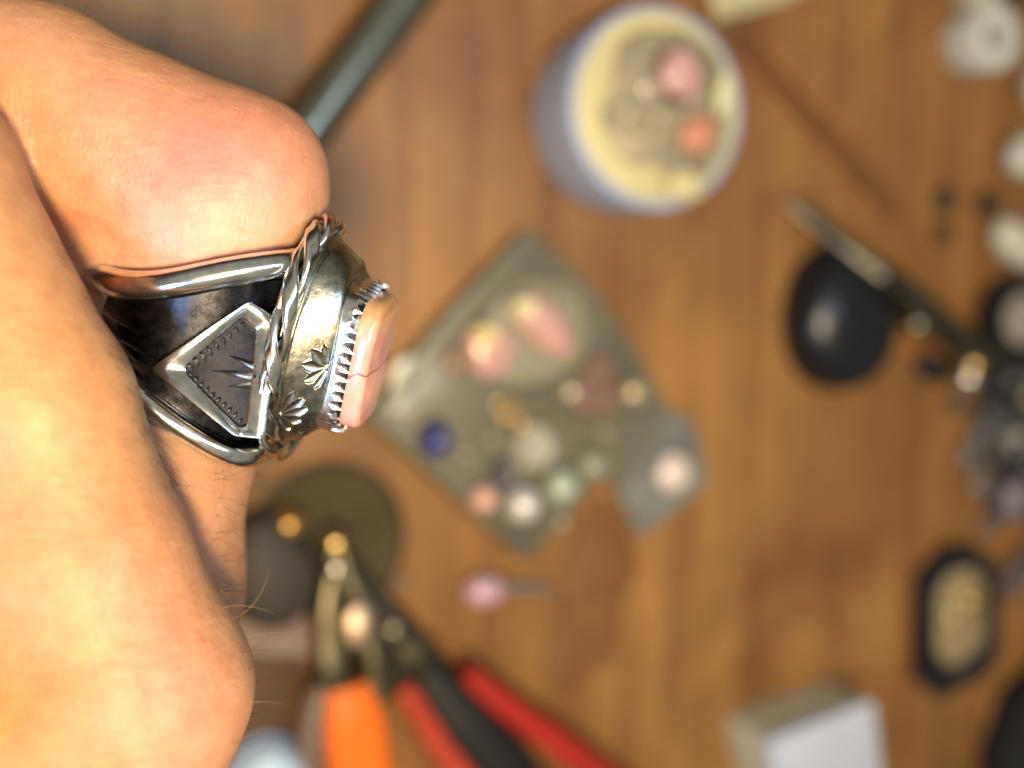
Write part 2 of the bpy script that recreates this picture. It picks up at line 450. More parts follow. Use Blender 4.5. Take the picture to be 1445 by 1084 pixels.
    for pts, dp, wd in [
        ([(360, 178, 6), (310, 210, 8.5), (262, 262, 9)], .22, .8), ([(335, 205, 8), (285, 250, 9.5), (250, 300, 9.5)], .18, .7),
        ([(255, 175, 9), (235, 215, 10), (215, 260, 10)], .12, .8), ([(390, 170, 4), (345, 190, 7)], .25, .9),
        ([(190, 290, 9), (140, 312, 8), (95, 318, 5)], .45, 1.3), ([(160, 340, 8), (120, 330, 6)], .25, .9),
        ([(290, 985, 22), (240, 980, 23), (190, 1010, 22)], .16, .8), ([(270, 1000, 22), (215, 1025, 22)], .16, .7),
        ([(265, 975, 22), (210, 968, 22)], .12, .6), ([(160, 760, 23), (150, 830, 23)], .12, 1.0),
        ([(125, 740, 24), (160, 850, 24)], .1, .8), ([(215, 620, 18), (265, 720, 12), (315, 830, 8)], .12, 1.2)]:
        disp += crease(pts, dp * 1.7, wd * .85, 0)
    # gentle unevenness of flesh
    disp += .07 * np.sin(V[:, 0] * .55 + 1.3 * np.sin(V[:, 1] * .31)) * np.sin(V[:, 1] * .43 + V[:, 2] * .3)
    V = V + nrm * disp[:, None]
    o = link_mesh('hand', (V * S), Q.tolist(), skin_material(), None, True)
    o.matrix_world = CAM
    o.modifiers.new('smooth', 'SMOOTH').iterations = 3
    sd = o.modifiers.new('subdivision', 'SUBSURF'); sd.levels = 1; sd.render_levels = 1
    base = np.array([.50, .27, .16])
    cols = np.tile(base, (len(V), 1))
    def patch(x, y, rx, ry, c, k, zmin=-1e9, zmax=1e9, ang=0):
        ca, sa = math.cos(ang), math.sin(ang)
        dx = px - x; dy = py - y
        u = (dx * ca + dy * sa) / rx; v = (-dx * sa + dy * ca) / ry
        w_ = k * np.exp(-(u * u + v * v)); zz = V[:, 2] + DF
        w_ = np.where((zz > zmin) & (zz < zmax), w_, 0)[:, None]
        cols[:] = cols * (1 - w_) + np.array(c) * w_
    patch(290, 240, 130, 100, (.61, .225, .20), .95, -15, 14)
    patch(240, 330, 90, 60, (.66, .34, .31), .85, -15, 14)
    patch(370, 330, 90, 70, (.64, .42, .31), .6, -15, 12)
    patch(300, 400, 150, 30, (.66, .48, .38), .6, -15, 12)
    patch(190, 800, 80, 90, (.56, .26, .19), .6, 3)
    patch(330, 960, 50, 90, (.56, .30, .16), .5, 3)
    patch(235, 990, 90, 110, (.58, .25, .19), .8, 3)
    patch(60, 560, 160, 330, (.54, .30, .13), .7, 5, 99, -.4)
    patch(10, 1010, 140, 170, (.50, .20, .04), .95, 2)  # orange of the daylight's shadow painted into the skin tone
    patch(100, 315, 26, 20, (.40, .14, .07), .6, -15, 9)  # shade in the finger crease painted into the tone
    set_tone(o, cols)
    tag(o, 'hand with curled fingers wearing a silver ring, seen from the side of the knuckles', 'hand')
    return o, V, nrm, px, py, f, lo, h
hand, HV, HN, HPX, HPY, HF, HLO, HH = build_hand()

def build_hair():
    """fine body hair on the backs of the fingers: one strand mesh, one child of the hand"""
    zz = HV[:, 2] + DF
    view = -HV / np.linalg.norm(HV, axis=1, keepdims=True)
    fac = (HN * view).sum(1)
    geos_d = []; geos_l = []
    def grow(sel, n, ln, dirn, rad, bucket, curl=.5):
        ids = np.argwhere(sel).ravel()
        if len(ids) == 0: return
        for i in rng.choice(ids, min(n, len(ids)), replace=False):
            p = Vector(HV[i]); nn = Vector(HN[i])
            d = (nn * .35 + Vector(dirn).normalized() + Vector(rng.normal(0, .22, 3))).normalized()
            L_ = ln * rng.uniform(.45, 1.25); k = 9
            side = Vector(rng.normal(0, 1, 3)).cross(d).normalized()
            pts = []; q = p.copy(); seg = L_ / k
            bend = curl * rng.uniform(-1, 1)
            for j in range(k + 1):
                pts.append(q.copy()); q = q + d * seg
                d = (d + side * bend * .16 - nn * .05 + Vector(rng.normal(0, .03, 3))).normalized()
            bucket.append(tube_geo(pts, [rad * (1 - .85 * j / k) for j in range(k + 1)], 4, caps=False))
    # near finger: fine strands over its back and right edge
    grow((zz > 8) & (fac > .0) & (fac < .55) & (HPX > 60) & (HPX < 250) & (HPY > 330) & (HPY < 690), 90, 4.2, (.45, -.55, .1), .022, geos_d, .9)
    grow((zz > 8) & (fac > .3) & (HPX > 0) & (HPX < 200) & (HPY > 180) & (HPY < 560), 120, 3.0, (.35, -.8, .1), .014, geos_l, .7)
    # back of the ring finger below the ring
    grow((zz < 9) & (fac > .0) & (fac < .75) & (HPX > 285) & (HPY > 650) & (HPY < 850), 75, 3.6, (.75, .1, .4), .022, geos_d, .7)
    grow((fac > -.05) & (fac < .35) & (HPX > 300) & (HPY > 820) & (HPY < 1060), 24, 4.5, (.8, .35, .2), .024, geos_d, .6)
    grow((fac > .0) & (fac < .4) & (HPX > 300) & (HPY > 800) & (HPY < 1000), 4, 7, (.8, .2, .3), .022, geos_l, 1.6)
    # tuft under the ring band, and the bent joint's outer side
    grow((zz < 9) & (fac > .2) & (HPX > 130) & (HPX < 215) & (HPY > 440) & (HPY < 600), 26, 6.0, (.4, -.8, .5), .022, geos_l, 1.2)
    grow((zz < 9) & (fac > .0) & (fac < .3) & (HPX > 60) & (HPX < 300) & (HPY < 140), 26, 3.0, (.6, .5, .3), .02, geos_d, .8)
    md = mat('dark_hair', (.045, .028, .018), .4); ml = mat('light_hair', (.42, .26, .13), .35)
    V, Fc = merge(*geos_d); o = link_mesh('hair', sm(V), Fc, md, hand, True); o['kind'] = 'stuff'
    V, Fc = merge(*geos_l); o = link_mesh('hair', sm(V), Fc, ml, hand, True); o['kind'] = 'stuff'
build_hair()

# ------------------------------------------------------------------ the ring
def build_ring():
    L0 = Vector((.285, .9585, 0)).normalized(); u = Vector((.9585, -.285, 0)).normalized(); Zc = Vector((0, 0, 1))
    tau = math.radians(5); rr = math.radians(20)
    N = u * math.cos(tau) + Zc * math.sin(tau); M0 = Zc * math.cos(tau) - u * math.sin(tau)
    L = L0 * math.cos(rr) + M0 * math.sin(rr); M = M0 * math.cos(rr) - L0 * math.sin(rr)
    C = P(417, 477, 0)
    rs = math.radians(14); Ls = L0 * math.cos(rs) + M0 * math.sin(rs); Ms = M0 * math.cos(rs) - L0 * math.sin(rs)
    Rc = C - N * 10.8 - Ls * 1.9 - Ms * 1.0
    rt = bpy.data.objects.new('ring', None); COL.objects.link(rt); rt.empty_display_size = .004
    rt.matrix_world = CAM @ Matrix.Translation(Rc * S)
    tag(rt, 'silver ring with twisted wire rim and pink stone worn on the bent finger', 'ring')
    def mk(name, geo, m, parent=rt, smooth=40):
        V, Fc = geo
        return link_mesh(name, [(v - Rc) * S for v in V], Fc, m, parent, smooth)
    def H(a, b, h): return C + L * a + M * b + N * h
    # --- base plate
    n = 96
    rings = [(12.4, 8.3, -.2), (12.9, 8.8, -.1), (13.0, 8.9, .15), (12.9, 8.8, .4), (12.2, 8.1, .45)]
    V = [H(a * math.cos(2 * math.pi * k / n), b * math.sin(2 * math.pi * k / n), h) for a, b, h in rings for k in range(n)]
    Fc = [(i * n + k, i * n + (k + 1) % n, (i + 1) * n + (k + 1) % n, (i + 1) * n + k) for i in range(len(rings) - 1) for k in range(n)]
    Fc += [tuple(range(n - 1, -1, -1)), tuple((len(rings) - 1) * n + k for k in range(n))]
    mk('base_plate', (V, Fc), M_SILVER)
    # --- twisted wire rim: two flattened strands wound round each other
    m = 640; turns = 6
    for s in (0, 1):
        V = []; nn = 14; rings_ = []
        for i in range(m):
            q = 2 * math.pi * i / m
            c = Vector((12.75 * math.cos(q), 8.65 * math.sin(q), .95))
            tg = Vector((-12.75 * math.sin(q), 8.65 * math.cos(q), 0)).normalized()
            out = Vector((tg.y, -tg.x, 0)); upv = Vector((0, 0, 1))
            ph = turns * q + math.pi * s + .5 + .25 * math.sin(3 * q + s)
            e1 = out * math.cos(ph) + upv * math.sin(ph); e2 = -out * math.sin(ph) + upv * math.cos(ph)
            cc = c + e1 * .66
            for k in range(nn):
                t = 2 * math.pi * k / nn
                cx = math.copysign(abs(math.cos(t)) ** .8, math.cos(t)); cy = math.copysign(abs(math.sin(t)) ** .8, math.sin(t))
                v = cc + e1 * (.48 * cx) + e2 * (.86 * cy)
                V.append(H(v.x, v.y, v.z))
        Fc = [(i * nn + k, i * nn + (k + 1) % nn, ((i + 1) % m) * nn + (k + 1) % nn, ((i + 1) % m) * nn + k) for i in range(m) for k in range(nn)]
        mk('twisted_wire', (V, Fc), M_WIRE, smooth=True)
    # --- outline of stone and bezel
    BA, BB, PW = 7.6, 5.1, 4.2
    def so(q, a=BA, b=BB, p=PW):
        c, s_ = math.cos(q), math.sin(q)
        r = 1 / ((abs(c / a) ** p + abs(s_ / b) ** p) ** (1 / p))
        return r * c, r * s_
    # --- dome with ridge, border line and stamped fans (real relief)
    n = 900; tv = [i / 110 for i in range(111)]
    # arc length along the rim
    pr = [so(2 * math.pi * k / n, 9.6, 6.8, 2.4) for k in range(n + 1)]
    arc = [0]
    for k in range(n): arc.append(arc[-1] + math.dist(pr[k], pr[k + 1]))
    per = arc[-1]
    NF = 6; cell = per / NF
    SKIP = {(1, 1), (-1, 1), (1, 0), (-1, 6)}
    def relief(s_, t):
        d = 0
        # outer raised ridge
        d += .28 * math.exp(-((t - .10) / .028) ** 2) - .18 * math.exp(-((t - .155) / .02) ** 2)
        d += .14 * math.exp(-((t - .90) / .02) ** 2) - .12 * math.exp(-((t - .86) / .015) ** 2)
        rad = (t - .5) * 6.2                        # mm across the slope
        # fans springing from the bezel side, and from the rim side in between
        for side, ofs in ((1, 0.0), (-1, .5)):
            base = 2.05 if side == 1 else -1.95
            x = ((s_ / cell + ofs) % 1 - .5) * cell; y = (base - rad) * side
            if y < -.15 or abs(x) > 2.6 or y > 3.4: continue
            kk = (math.floor(s_ / cell) + .5) / NF if side == 1 else math.floor(s_ / cell + .5) / NF
            if kk < .2 or kk > .93: continue
            an = math.atan2(x, y + .25); rr_ = math.hypot(x, y + .25)
            if abs(an) > 1.25: continue
            step = .52; ka = round(an / step) * step; da = (an - ka) * rr_
            rm = 2.95 - .35 * abs(ka)
            if .35 < rr_ < rm:
                wd = .52 * math.sin(math.pi * (rr_ - .3) / (rm - .28)) ** .6 + .03
                e = abs(da) / wd
                if e < 1: d -= .26 * (1 - e * e)
                elif e < 1.5: d += .05
        return d
    V = []
    for i, t in enumerate(tv):
        hf = lambda t, q: .85 + 5.3 * (1 - (1 - t) ** (1.28 + 1.1 * max(0, math.cos(q)) ** 2))
        for k in range(n):
            q = 2 * math.pi * k / n
            ax_, ay_ = 12.15 * math.cos(q), 8.05 * math.sin(q)
            bx, by = so(q, BA + .2, BB + .2)
            hh = hf(t, q) - 1.0 * t * abs(math.cos(q)) ** 3
            v = H(ax_ + (bx - ax_) * t, ay_ + (by - ay_) * t, hh)
            dd = relief(arc[k], t)
            V.append(v + (N * .75 + (L * math.cos(q) + M * math.sin(q)) * .6) * dd)
    Fc = [(i * n + k, i * n + (k + 1) % n, (i + 1) * n + (k + 1) % n, (i + 1) * n + k) for i in range(len(tv) - 1) for k in range(n)]
    mk('domed_plate', (V, Fc), M_PLATE, smooth=True)
    # --- bezel: wall, then upright teeth pressed over the stone
    n = 240
    prof = [(.26, 3.9), (.34, 5.0), (.34, 5.9), (.34, 6.85), (.22, 7.0), (.0, 7.0), (-.02, 7.4), (-.12, 7.65), (-.25, 7.65), (-.3, 3.9)]
    V = []
    for d_, h_ in prof:
        for k in range(n):
            x, y = so(2 * math.pi * k / n, BA + d_, BB + d_); V.append(H(x, y, h_))
    Fc = [(i * n + k, i * n + (k + 1) % n, (i + 1) * n + (k + 1) % n, (i + 1) * n + k) for i in range(len(prof) - 1) for k in range(n)]
    bez = mk('bezel', (V, Fc), M_BEZEL)
    bez.data.materials.append(M_OXID)
    for i_, pl in enumerate(bez.data.polygons):
        if i_ // n in (4, 5, 6): pl.material_index = 1
    # even teeth by arc length
    pts = [so(2 * math.pi * k / 2000) for k in range(2001)]; ac = [0]
    for k in range(2000): ac.append(ac[-1] + math.dist(pts[k], pts[k + 1]))
    nt_ = 42; w_ = ac[-1] / nt_
    # tooth in its own axes: x along wall, y outward, z up
    tv_ = [(-.50, .36, -.55), (.50, .36, -.55), (.50, .02, -.55), (-.50, .02, -.55), (-.46, .36, 0), (.46, .36, 0), (.46, .02, 0), (-.46, .02, 0),
           (0, .16, 1.05), (0, -.16, .98), (0, .46, .1)]
    tf_ = [(0, 1, 10), (1, 5, 10), (5, 8, 10), (8, 4, 10), (4, 0, 10), (1, 2, 6, 5), (3, 0, 4, 7), (5, 6, 9, 8), (7, 4, 8, 9), (6, 7, 9), (2, 3, 7, 6), (3, 2, 1, 0)]
    tm = bpy.data.meshes.new('tooth'); tm.from_pydata([tuple(Vector(v) * S) for v in tv_], [], tf_); tm.materials.append(M_BEZEL); tm.update()
    for k in range(nt_):
        s_ = (k + .5) * w_
        j = next(i for i in range(2000) if ac[i + 1] >= s_)
        a_, b_ = pts[j]; a2, b2 = pts[(j + 3) % 2000]; a1, b1 = pts[j - 3]
        tgv = (L * (a2 - a1) + M * (b2 - b1)).normalized(); ov = tgv.cross(N).normalized()
        p = H(a_, b_, 6.85)
        jit = rng.uniform(-.12, .12)
        mt = Matrix((tgv, ov, N)).transposed() @ Matrix.Rotation(jit, 3, 'Y') @ Matrix.Rotation(rng.uniform(-.1, .1), 3, 'X')
        t_ = bpy.data.objects.new('tooth', tm); COL.objects.link(t_); t_.parent = bez
        mm = mt.to_4x4(); mm.translation = (p - Rc) * S
        mm = mm @ Matrix.Diagonal((w_ * .98, 1, rng.uniform(.85, 1.1), 1))
        t_.matrix_local = mm
    # --- stone
    n = 180; V = []; cols = []
    prof = [(-.25, 5.0), (-.25, 7.0), (-.32, 7.6), (-.40, 8.1)]
    for i in range(1, 9):
        q = i / 8 * math.pi / 2; prof.append((-.40 - .95 * (1 - math.cos(q)), 8.65 + .85 * math.sin(q)))
    prof += [(-2.2, 9.6), (-3.2, 9.68), (-4.2, 9.72)]
    for d_, h_ in prof:
        for k in range(n):
            x, y = so(2 * math.pi * k / n, BA + d_, BB + d_ * .9, 3.2); V.append(H(x, y, h_))
            cols.append((x, y, h_))
    V.append(H(0, 0, 9.72)); cols.append((0, 0, 9.72))
    Fc = [(i * n + k, i * n + (k + 1) % n, (i + 1) * n + (k + 1) % n, (i + 1) * n + k) for i in range(len(prof) - 1) for k in range(n)]
    b_ = (len(prof) - 1) * n
    Fc += [(b_ + k, b_ + (k + 1) % n, len(V) - 1) for k in range(n)]
    st = mk('stone', (V, Fc), stone_material(), smooth=True)
    st.data.update()
    sdm = st.modifiers.new('subdivision', 'SUBSURF'); sdm.subdivision_type = 'SIMPLE'; sdm.levels = sdm.render_levels = 2
    me = st.data; X = np.array(cols)
    # densify first so the vein is painted on fine vertices
    dg = bpy.context.evaluated_depsgraph_get(); ev = st.evaluated_get(dg); me2 = bpy.data.meshes.new_from_object(ev)
    st.modifiers.clear(); st.data = me2; me2.name = 'stone'
    W = np.empty(len(me2.vertices) * 3); me2.vertices.foreach_get('co', W); W = W.reshape(-1, 3) / S + np.array(Rc) - np.array(C)
    a_ = W @ np.array(L); b2_ = W @ np.array(M); h2 = W @ np.array(N)
    pink = np.array([.66, .335, .30]); tan = np.array([.62, .40, .20]); blk = np.array([.03, .025, .03])
    col = np.tile(pink, (len(W), 1))
    def mixc(wt, c): col[:] = col * (1 - wt[:, None]) + c * wt[:, None]
    sg = lambda x: 1 / (1 + np.exp(-np.clip(x, -40, 40)))
    mixc(.75 * sg((a_ - 4.7 + .35 * np.sin(h2 * 2) + .9 * sg(-b2_)) * 3.5), tan)
    mixc(.5 * sg((a_ - 5.7 + .2 * np.sin(h2 * 5)) * 8), np.array([.30, .17, .07]))
    mixc(.45 * np.exp(-((a_ + 2 + .3 * np.sin(h2 * 1.5)) / 1.5) ** 2), np.array([.92, .50, .42]))
    vein = a_ - (-.35 + .22 * (h2 - 7.7) + .22 * np.sin(h2 * 3.1) - .12 * np.sin(b2_ * 1.5))
    wv = .085 + .07 * np.exp(-((h2 - 7.5) / .5) ** 2)
    mixc(.95 * np.exp(-(vein / wv) ** 2), blk)
    for sa, sb, sh, rr_ in ((.15, 4.6, 8.5, .14), (1.4, 4.6, 8.2, .09), (2.2, 4.6, 8.0, .07), (1.9, 4.6, 8.6, .06), (-3, 4.6, 8.4, .05)):
        mixc(.85 * np.exp(-(((a_ - sa) ** 2 + (h2 - sh) ** 2 + .3 * (b2_ - sb) ** 2) / rr_ ** 2)), blk)
    set_tone(st, col)
    # --- shank: two heavy wires that spread toward the head, plate between them
    def ysep(th):
        a = abs(math.degrees(th))
        return 3.9 + 6.2 * math.exp(-(max(0, a - 34) / 54) ** 2)
    RW = 11.3
    for s in (1, -1):
        path = []; rad = []
        for i in range(160):
            th = math.radians(-180 + 360 * i / 160)
            yy = ysep(th) * s
            rw = RW + (.5 if abs(th) < .5 else 0)
            path.append(Rc + N * min(rw * math.cos(th) + .9 * math.exp(-((abs(th) - .75) / .35) ** 2), 10.2) + Ms * (rw * math.sin(th)) + Ls * (yy + (.5 * s * math.exp(-(th / .9) ** 2)))); rad.append(1.5 if s == 1 else 1.2)
        # drop the part under the head
        path_ = [p for i, p in enumerate(path) if abs(-180 + 360 * i / 160) > 24]
        # reorder so the open ends are under the head
        k = next(i for i in range(160) if abs(-180 + 360 * i / 160) <= 24)
        cut = len([i for i in range(k)])
        path_ = path_[cut:] + path_[:cut]
        mk('band_wire', tube_geo(path_, rad[0], 28), M_WIRE, smooth=True)
    V = []; Fc = []; nth = 140; nyy = 8
    for i in range(nth):
        th = math.radians(-180 + 360 * i / nth)
        for j in range(nyy + 1):
            yy = ysep(th) * (2 * j / nyy - 1) * .98
            V.append(Rc + (N * math.cos(th) + Ms * math.sin(th)) * 10.8 + Ls * yy)
    off = len(V)
    V += [Rc + (v - Rc - Ls * (v - Rc).dot(Ls)) * .95 + Ls * (v - Rc).dot(Ls) for v in V]
    for i in range(nth):
        i2 = (i + 1) % nth
        for j in range(nyy):
            a, b, c, d = i * (nyy + 1) + j, i * (nyy + 1) + j + 1, i2 * (nyy + 1) + j + 1, i2 * (nyy + 1) + j
            Fc.append((a, b, c, d)); Fc.append((off + d, off + c, off + b, off + a))
        for j in (0, nyy):
            a, d = i * (nyy + 1) + j, i2 * (nyy + 1) + j
            Fc.append((a, d, off + d, off + a) if j == 0 else (d, a, off + a, off + d))
    mk('band_plate', (V, Fc), M_OXID)
    # --- kite-shaped shoulder ornament, curved a little round the finger
    Xc = P(292, 500, 9).x
    def K(px, py, dz=0.0):
        z = 9
        for _ in range(6):
            X_ = P(px, py, z).x; z = 9.5 - (X_ - Xc) ** 2 / (2 * 13.0) - .14 * (X_ - Xc)
        return P(px, py, z) + Vector((.05 + (X_ - Xc) / 15, 0, 1)).normalized() * dz
    O = [(208, 520), (352, 424), (396, 450), (375, 621), (330, 616)]
    I = [(251, 521), (344, 446), (364, 465), (350, 601), (337, 603)]
    Hh = [(240, 521), (350, 436), (376, 459), (358, 609), (334, 608)]
    def loop(pl, it=2, ns=16):
        pts = [Vector(pl[i]).lerp(Vector(pl[(i + 1) % 5]), k / ns) for i in range(5) for k in range(ns)]
        for _ in range(it): pts = [(pts[i - 1] + pts[i] * 2 + pts[(i + 1) % len(pts)]) / 4 for i in range(len(pts))]
        return pts
    Lo = loop(O, 1); Li = loop(I, 5)
    mixl = lambda t: [a.lerp(b, t) for a, b in zip(Lo, Li)]
    layers = [(0, -3.2), (0, -.25), (.05, -.05), (.10, .0), (.42, -.02), (.50, -.08), (.94, -.5), (1.0, -.65), (1.0, -1.5)]
    V = [K(p.x, p.y, dz) for t, dz in layers for p in mixl(t)]
    n = len(Lo)
    Fc = [(i * n + k, i * n + (k + 1) % n, (i + 1) * n + (k + 1) % n, (i + 1) * n + k) for i in range(len(layers) - 1) for k in range(n)]
    fr = mk('shoulder_plate', (V, Fc), M_SILVER, smooth=32)
    # floor of the ornament
    V = []; Fc = []; nl = 8
    cen = Vector((322, 525))
    for i in range(nl + 1):
        for p in Li: q = p.lerp(cen, i / nl); V.append(K(q.x, q.y, -1.3))
    for i in range(nl):
        for k in range(n): Fc.append((i * n + k, i * n + (k + 1) % n, (i + 1) * n + (k + 1) % n, (i + 1) * n + k))
    mk('recessed_floor', (V, Fc), M_FLOOR, fr, smooth=True)
    # three raised spikes from the right edge
    def wedge(base, tip, wd, hb, name):
        b = Vector(base); t = Vector(tip); d = (t - b).normalized(); s_ = Vector((-d.y, d.x))
        V = []
        for f_, wf, hf in ((0, 1, 1), (.35, .9, .95), (.7, .5, .7), (1, .04, .1)):
            c = b.lerp(t, f_)
            for o_, hz in ((-1, -1.3), (-.35, -1.3 + hb * hf * .8), (0, -1.3 + hb * hf), (.35, -1.3 + hb * hf * .8), (1, -1.3)):
                q = c + s_ * (wd * wf * o_); V.append(K(q.x, q.y, hz))
        Fc = [(i * 5 + j, i * 5 + j + 1, (i + 1) * 5 + j + 1, (i + 1) * 5 + j) for i in range(3) for j in range(4)]
        mk(name, (V, Fc), M_SILVER, fr, smooth=30)
    wedge((358, 531), (294, 523), 6.5, 1.15, 'spike')
    wedge((360, 517), (320, 501), 6.0, 1.0, 'spike')
    wedge((356, 543), (318, 546), 5.0, .8, 'spike')
    # stamped notches following the two long edges inside the frame
    up_e = [Vector((262, 516)).lerp(Vector((342, 455)), k / 8) for k in range(9)]
    lo_e = [Vector((262, 529)).lerp(Vector((338, 596)), k / 9) for k in range(10)]
    for p in up_e:
        d = Vector((.42, .9)).normalized() * (11 + 2 * rng.uniform(-1, 1)); wedge(tuple(p), tuple(p + d), 4.4, .85, 'stamped_notch')
    for p in lo_e:
        d = Vector((.72, -.7)).normalized() * (9 + 2 * rng.uniform(-1, 1)); wedge(tuple(p), tuple(p + d), 4.0, .75, 'stamped_notch')
build_ring()

# ------------------------------------------------------------------ things lying on the bench
def base(px, py, h=0.0): return T(px, py, h)
def rel(pts, c, h):                      # photograph outline -> outline around c, at height h
    return [tuple((T(x, y, h) - c)[:2]) for x, y in pts]
def path_rel(pts, c):                    # list of (px, py, h)
    return [T(x, y, h) - c for x, y, h in pts]
def at_h(V, dz): return [v + Vector((0, 0, dz)) for v in V]

M_STEEL = mat('bench_steel', (.30, .30, .24), .24, 1, .15, 80, .3, 900)
M_DARKSTEEL = mat('dark_steel', (.11, .10, .07), .4, 1, .3, 120, .3, 900)
M_BRIGHT = mat('bright_silver', (.80, .76, .68), .22, 1, .1, 200, .2)
M_TARN = mat('tarnished_silver', (.36, .32, .22), .55, .6, .35, 250, .6, 700)
M_CREAM = mat('cream_wax', (.56, .52, .30), .6, 0, .1, 110, .5, 500)
M_WHITE = mat('white_plastic', (.36, .46, .80), .45, 0, .04, 60)
M_WHITECARD = mat('white_card', (.42, .46, .56), .8, 0, .04, 90)
M_BEIGECARD = mat('beige_card', (.44, .42, .30), .7, 0, .06, 90)
M_PINKS = mat('rose_stone', (.55, .33, .32), .25, 0, .15, 160, 0, coat=.4, sss=.2)
M_CORAL = mat('coral_stone', (.55, .24, .16), .3, 0, .15, 160, coat=.4)
M_LILAC = mat('lilac_glaze', (.48, .33, .46), .25, 0, .1, 160, coat=.5)
M_BLACK = mat('black_rubber', (.006, .006, .007), .5, 0, .2, 100)
M_BLACKG = mat('black_gloss', (.006, .007, .010), .3, 0, .2, 100)
M_SLATE = mat('grey_slate', (.125, .122, .095), .55, .2, .22, 40, .3, 300)
M_SLATE2 = mat('blue_grey_slate', (.17, .18, .17), .5, .2, .18, 60, .3, 300)
M_GOLD = mat('gold_brass', (.80, .55, .22), .25, 1, .1, 200)
M_OLIVE = mat('olive_leather', (.040, .030, .010), .75, 0, .25, 60, .3)
M_CHAR = mat('charcoal_plastic', (.03, .026, .022), .6, 0, .25, 60)
M_ORANGE = mat('orange_grip', (.78, .165, .016), .38, 0, .08, 60)
M_RED = mat('red_grip', (.32, .018, .012), .35, 0, .1, 60)
M_GLASS = mat('clear_glass', (.88, .9, .86), .04, 0, .02, 60, trans=1, ior=1.45)
M_CLOTH = mat('mauve_grey_felt', (.22, .16, .13), .9, 0, .15, 300, .4)

def gem(name, px, py, rx, ry, h, m, label, cat, z0=0.0, rz=0, seed=1, amp=.06, group=None, power=2.4, setting=None):
    """small stone or bead of rx, ry photograph pixels"""
    k = pxmm(px, py); c = T(px, py, z0)
    r = root(name, c, label, cat, group, rz)
    if setting:
        part('setting', lathe_geo([(0, 0), (rx / k * 1.04, 0), (rx / k * 1.08, h * .25), (rx / k * .98, h * .45), (rx / k * .9, h * .42), (0, h * .3)], 32, 1, ry / rx), setting, r)
        part('stone', blob_geo(rx / k * .94, ry / k * .94, h / 2, 24, seed, amp, power=power), m, r, True, (0, 0, h * .12))
    else:
        V, Fc = blob_geo(rx / k, ry / k, h / 2, 24, seed, amp, power=power)
        bpy.data.objects.remove(r)
        o = link_mesh(name, sm(V), Fc, m, None, True); o.location = c * S; o.rotation_euler = (0, 0, rz)
        tag(o, label, cat, group); return o
    return r

# ---- round white pot of cream wax with silver bits pressed in its top
def build_pot():
    HP = 21.0
    c = T(931, 152, HP); c.z = 0
    k = FPX / (240 - HP) * .8
    e = T(1052, 152, HP); e2 = T(808, 152, HP); rad = (e - e2).length / 2
    r = root('wax_pot', c, 'round white pot with cream wax top and silver pieces pressed in it', 'pot')
    part('body', lathe_geo([(0, 0), (rad * .95, 0), (rad * .99, 1.0), (rad, 3), (rad, HP - 2.5), (rad * .985, HP - .6), (rad * .94, HP), (rad * .92, HP - .8), (0, HP - .8)], 64), M_WHITE, r)
    part('wax', lathe_geo([(rad * .92, HP - 1.4), (rad * .92, HP - .2), (rad * .86, HP + .2), (rad * .6, HP - .1), (0, HP - .2)], 64, fn=lambda q: 1 + .004 * math.sin(9 * q)), M_CREAM, r)
    # dull tray of silver scraps sunk into the wax
    top = HP + .1
    pts = [(868, 60), (905, 40), (965, 42), (1010, 75), (1030, 140), (1022, 215), (995, 255), (945, 262), (925, 232), (890, 236), (862, 205), (842, 160), (866, 120)]
    part('scrap_tray', prism_geo(rounded(rel(pts, c, top), 3), top - .8, top + .5, .3), M_TARN, r)
    return c, top + .5
potc, ptop = build_pot()
gem('pink_cabochon', 950, 108, 30, 36, 4.5, M_PINKS, 'pink cabochon lying on the wax pot, the upper of two', 'stone', ptop, .3, 3, .12, setting=M_BRIGHT)
gem('coral_cabochon', 976, 192, 30, 22, 4.5, M_CORAL, 'coral red cabochon lying on the wax pot, the lower of two', 'stone', ptop, .6, 5, .12)
gem('wax_lump', 958, 262, 30, 20, 4, M_CREAM, 'yellow lump of wax on the lower edge of the pot', 'wax lump', ptop - .4, 0, 9, .08)
gem('wax_lump', 1016, 132, 12, 30, 3, mat('pale_wax', (.66, .64, .48), .5), 'pale narrow lump of wax on the right edge of the pot', 'wax lump', ptop - .4, -.2, 2, .08)
def coil(px, py, rr, z0, label, m, tilt=0, wd=.7, name='silver_link', cat='silver link', group=None):
    c = T(px, py, z0); k = pxmm(px, py); R_ = rr / k
    V, Fc = tube_geo([Vector((R_ * math.cos(q), R_ * math.sin(q) * .9, wd + tilt * math.sin(q))) for q in [2 * math.pi * i / 36 for i in range(36)]], wd, 10, closed=True)
    o = link_mesh(name, sm(V), Fc, m, None, True); o.location = c * S; tag(o, label, cat, group)
coil(925, 125, 20, ptop, 'silver ring lying just left of the pink stone on the wax pot', M_BRIGHT, .3)
coil(905, 175, 15, ptop, 'small tarnished loop in the middle of the wax pot', M_TARN, .2, .6)

# ---- pale strip beside the pot at the top edge
c = T(1050, 8)
o = link_mesh('paper_strip', *[f(x) for f, x in ((sm, prism_geo(rel([(985, -60), (1010, 30), (1110, 2), (1220, -60)], c, 0), 0, .8, .2)[0]), (list, prism_geo(rel([(985, -60), (1010, 30), (1110, 2), (1220, -60)], c, 0), 0, .8, .2)[1]))], mat('strip_paper', (.42, .40, .25), .7), None, 30)
o.location = c * S; tag(o, 'pale olive paper strip running out beside the wax pot', 'paper strip')

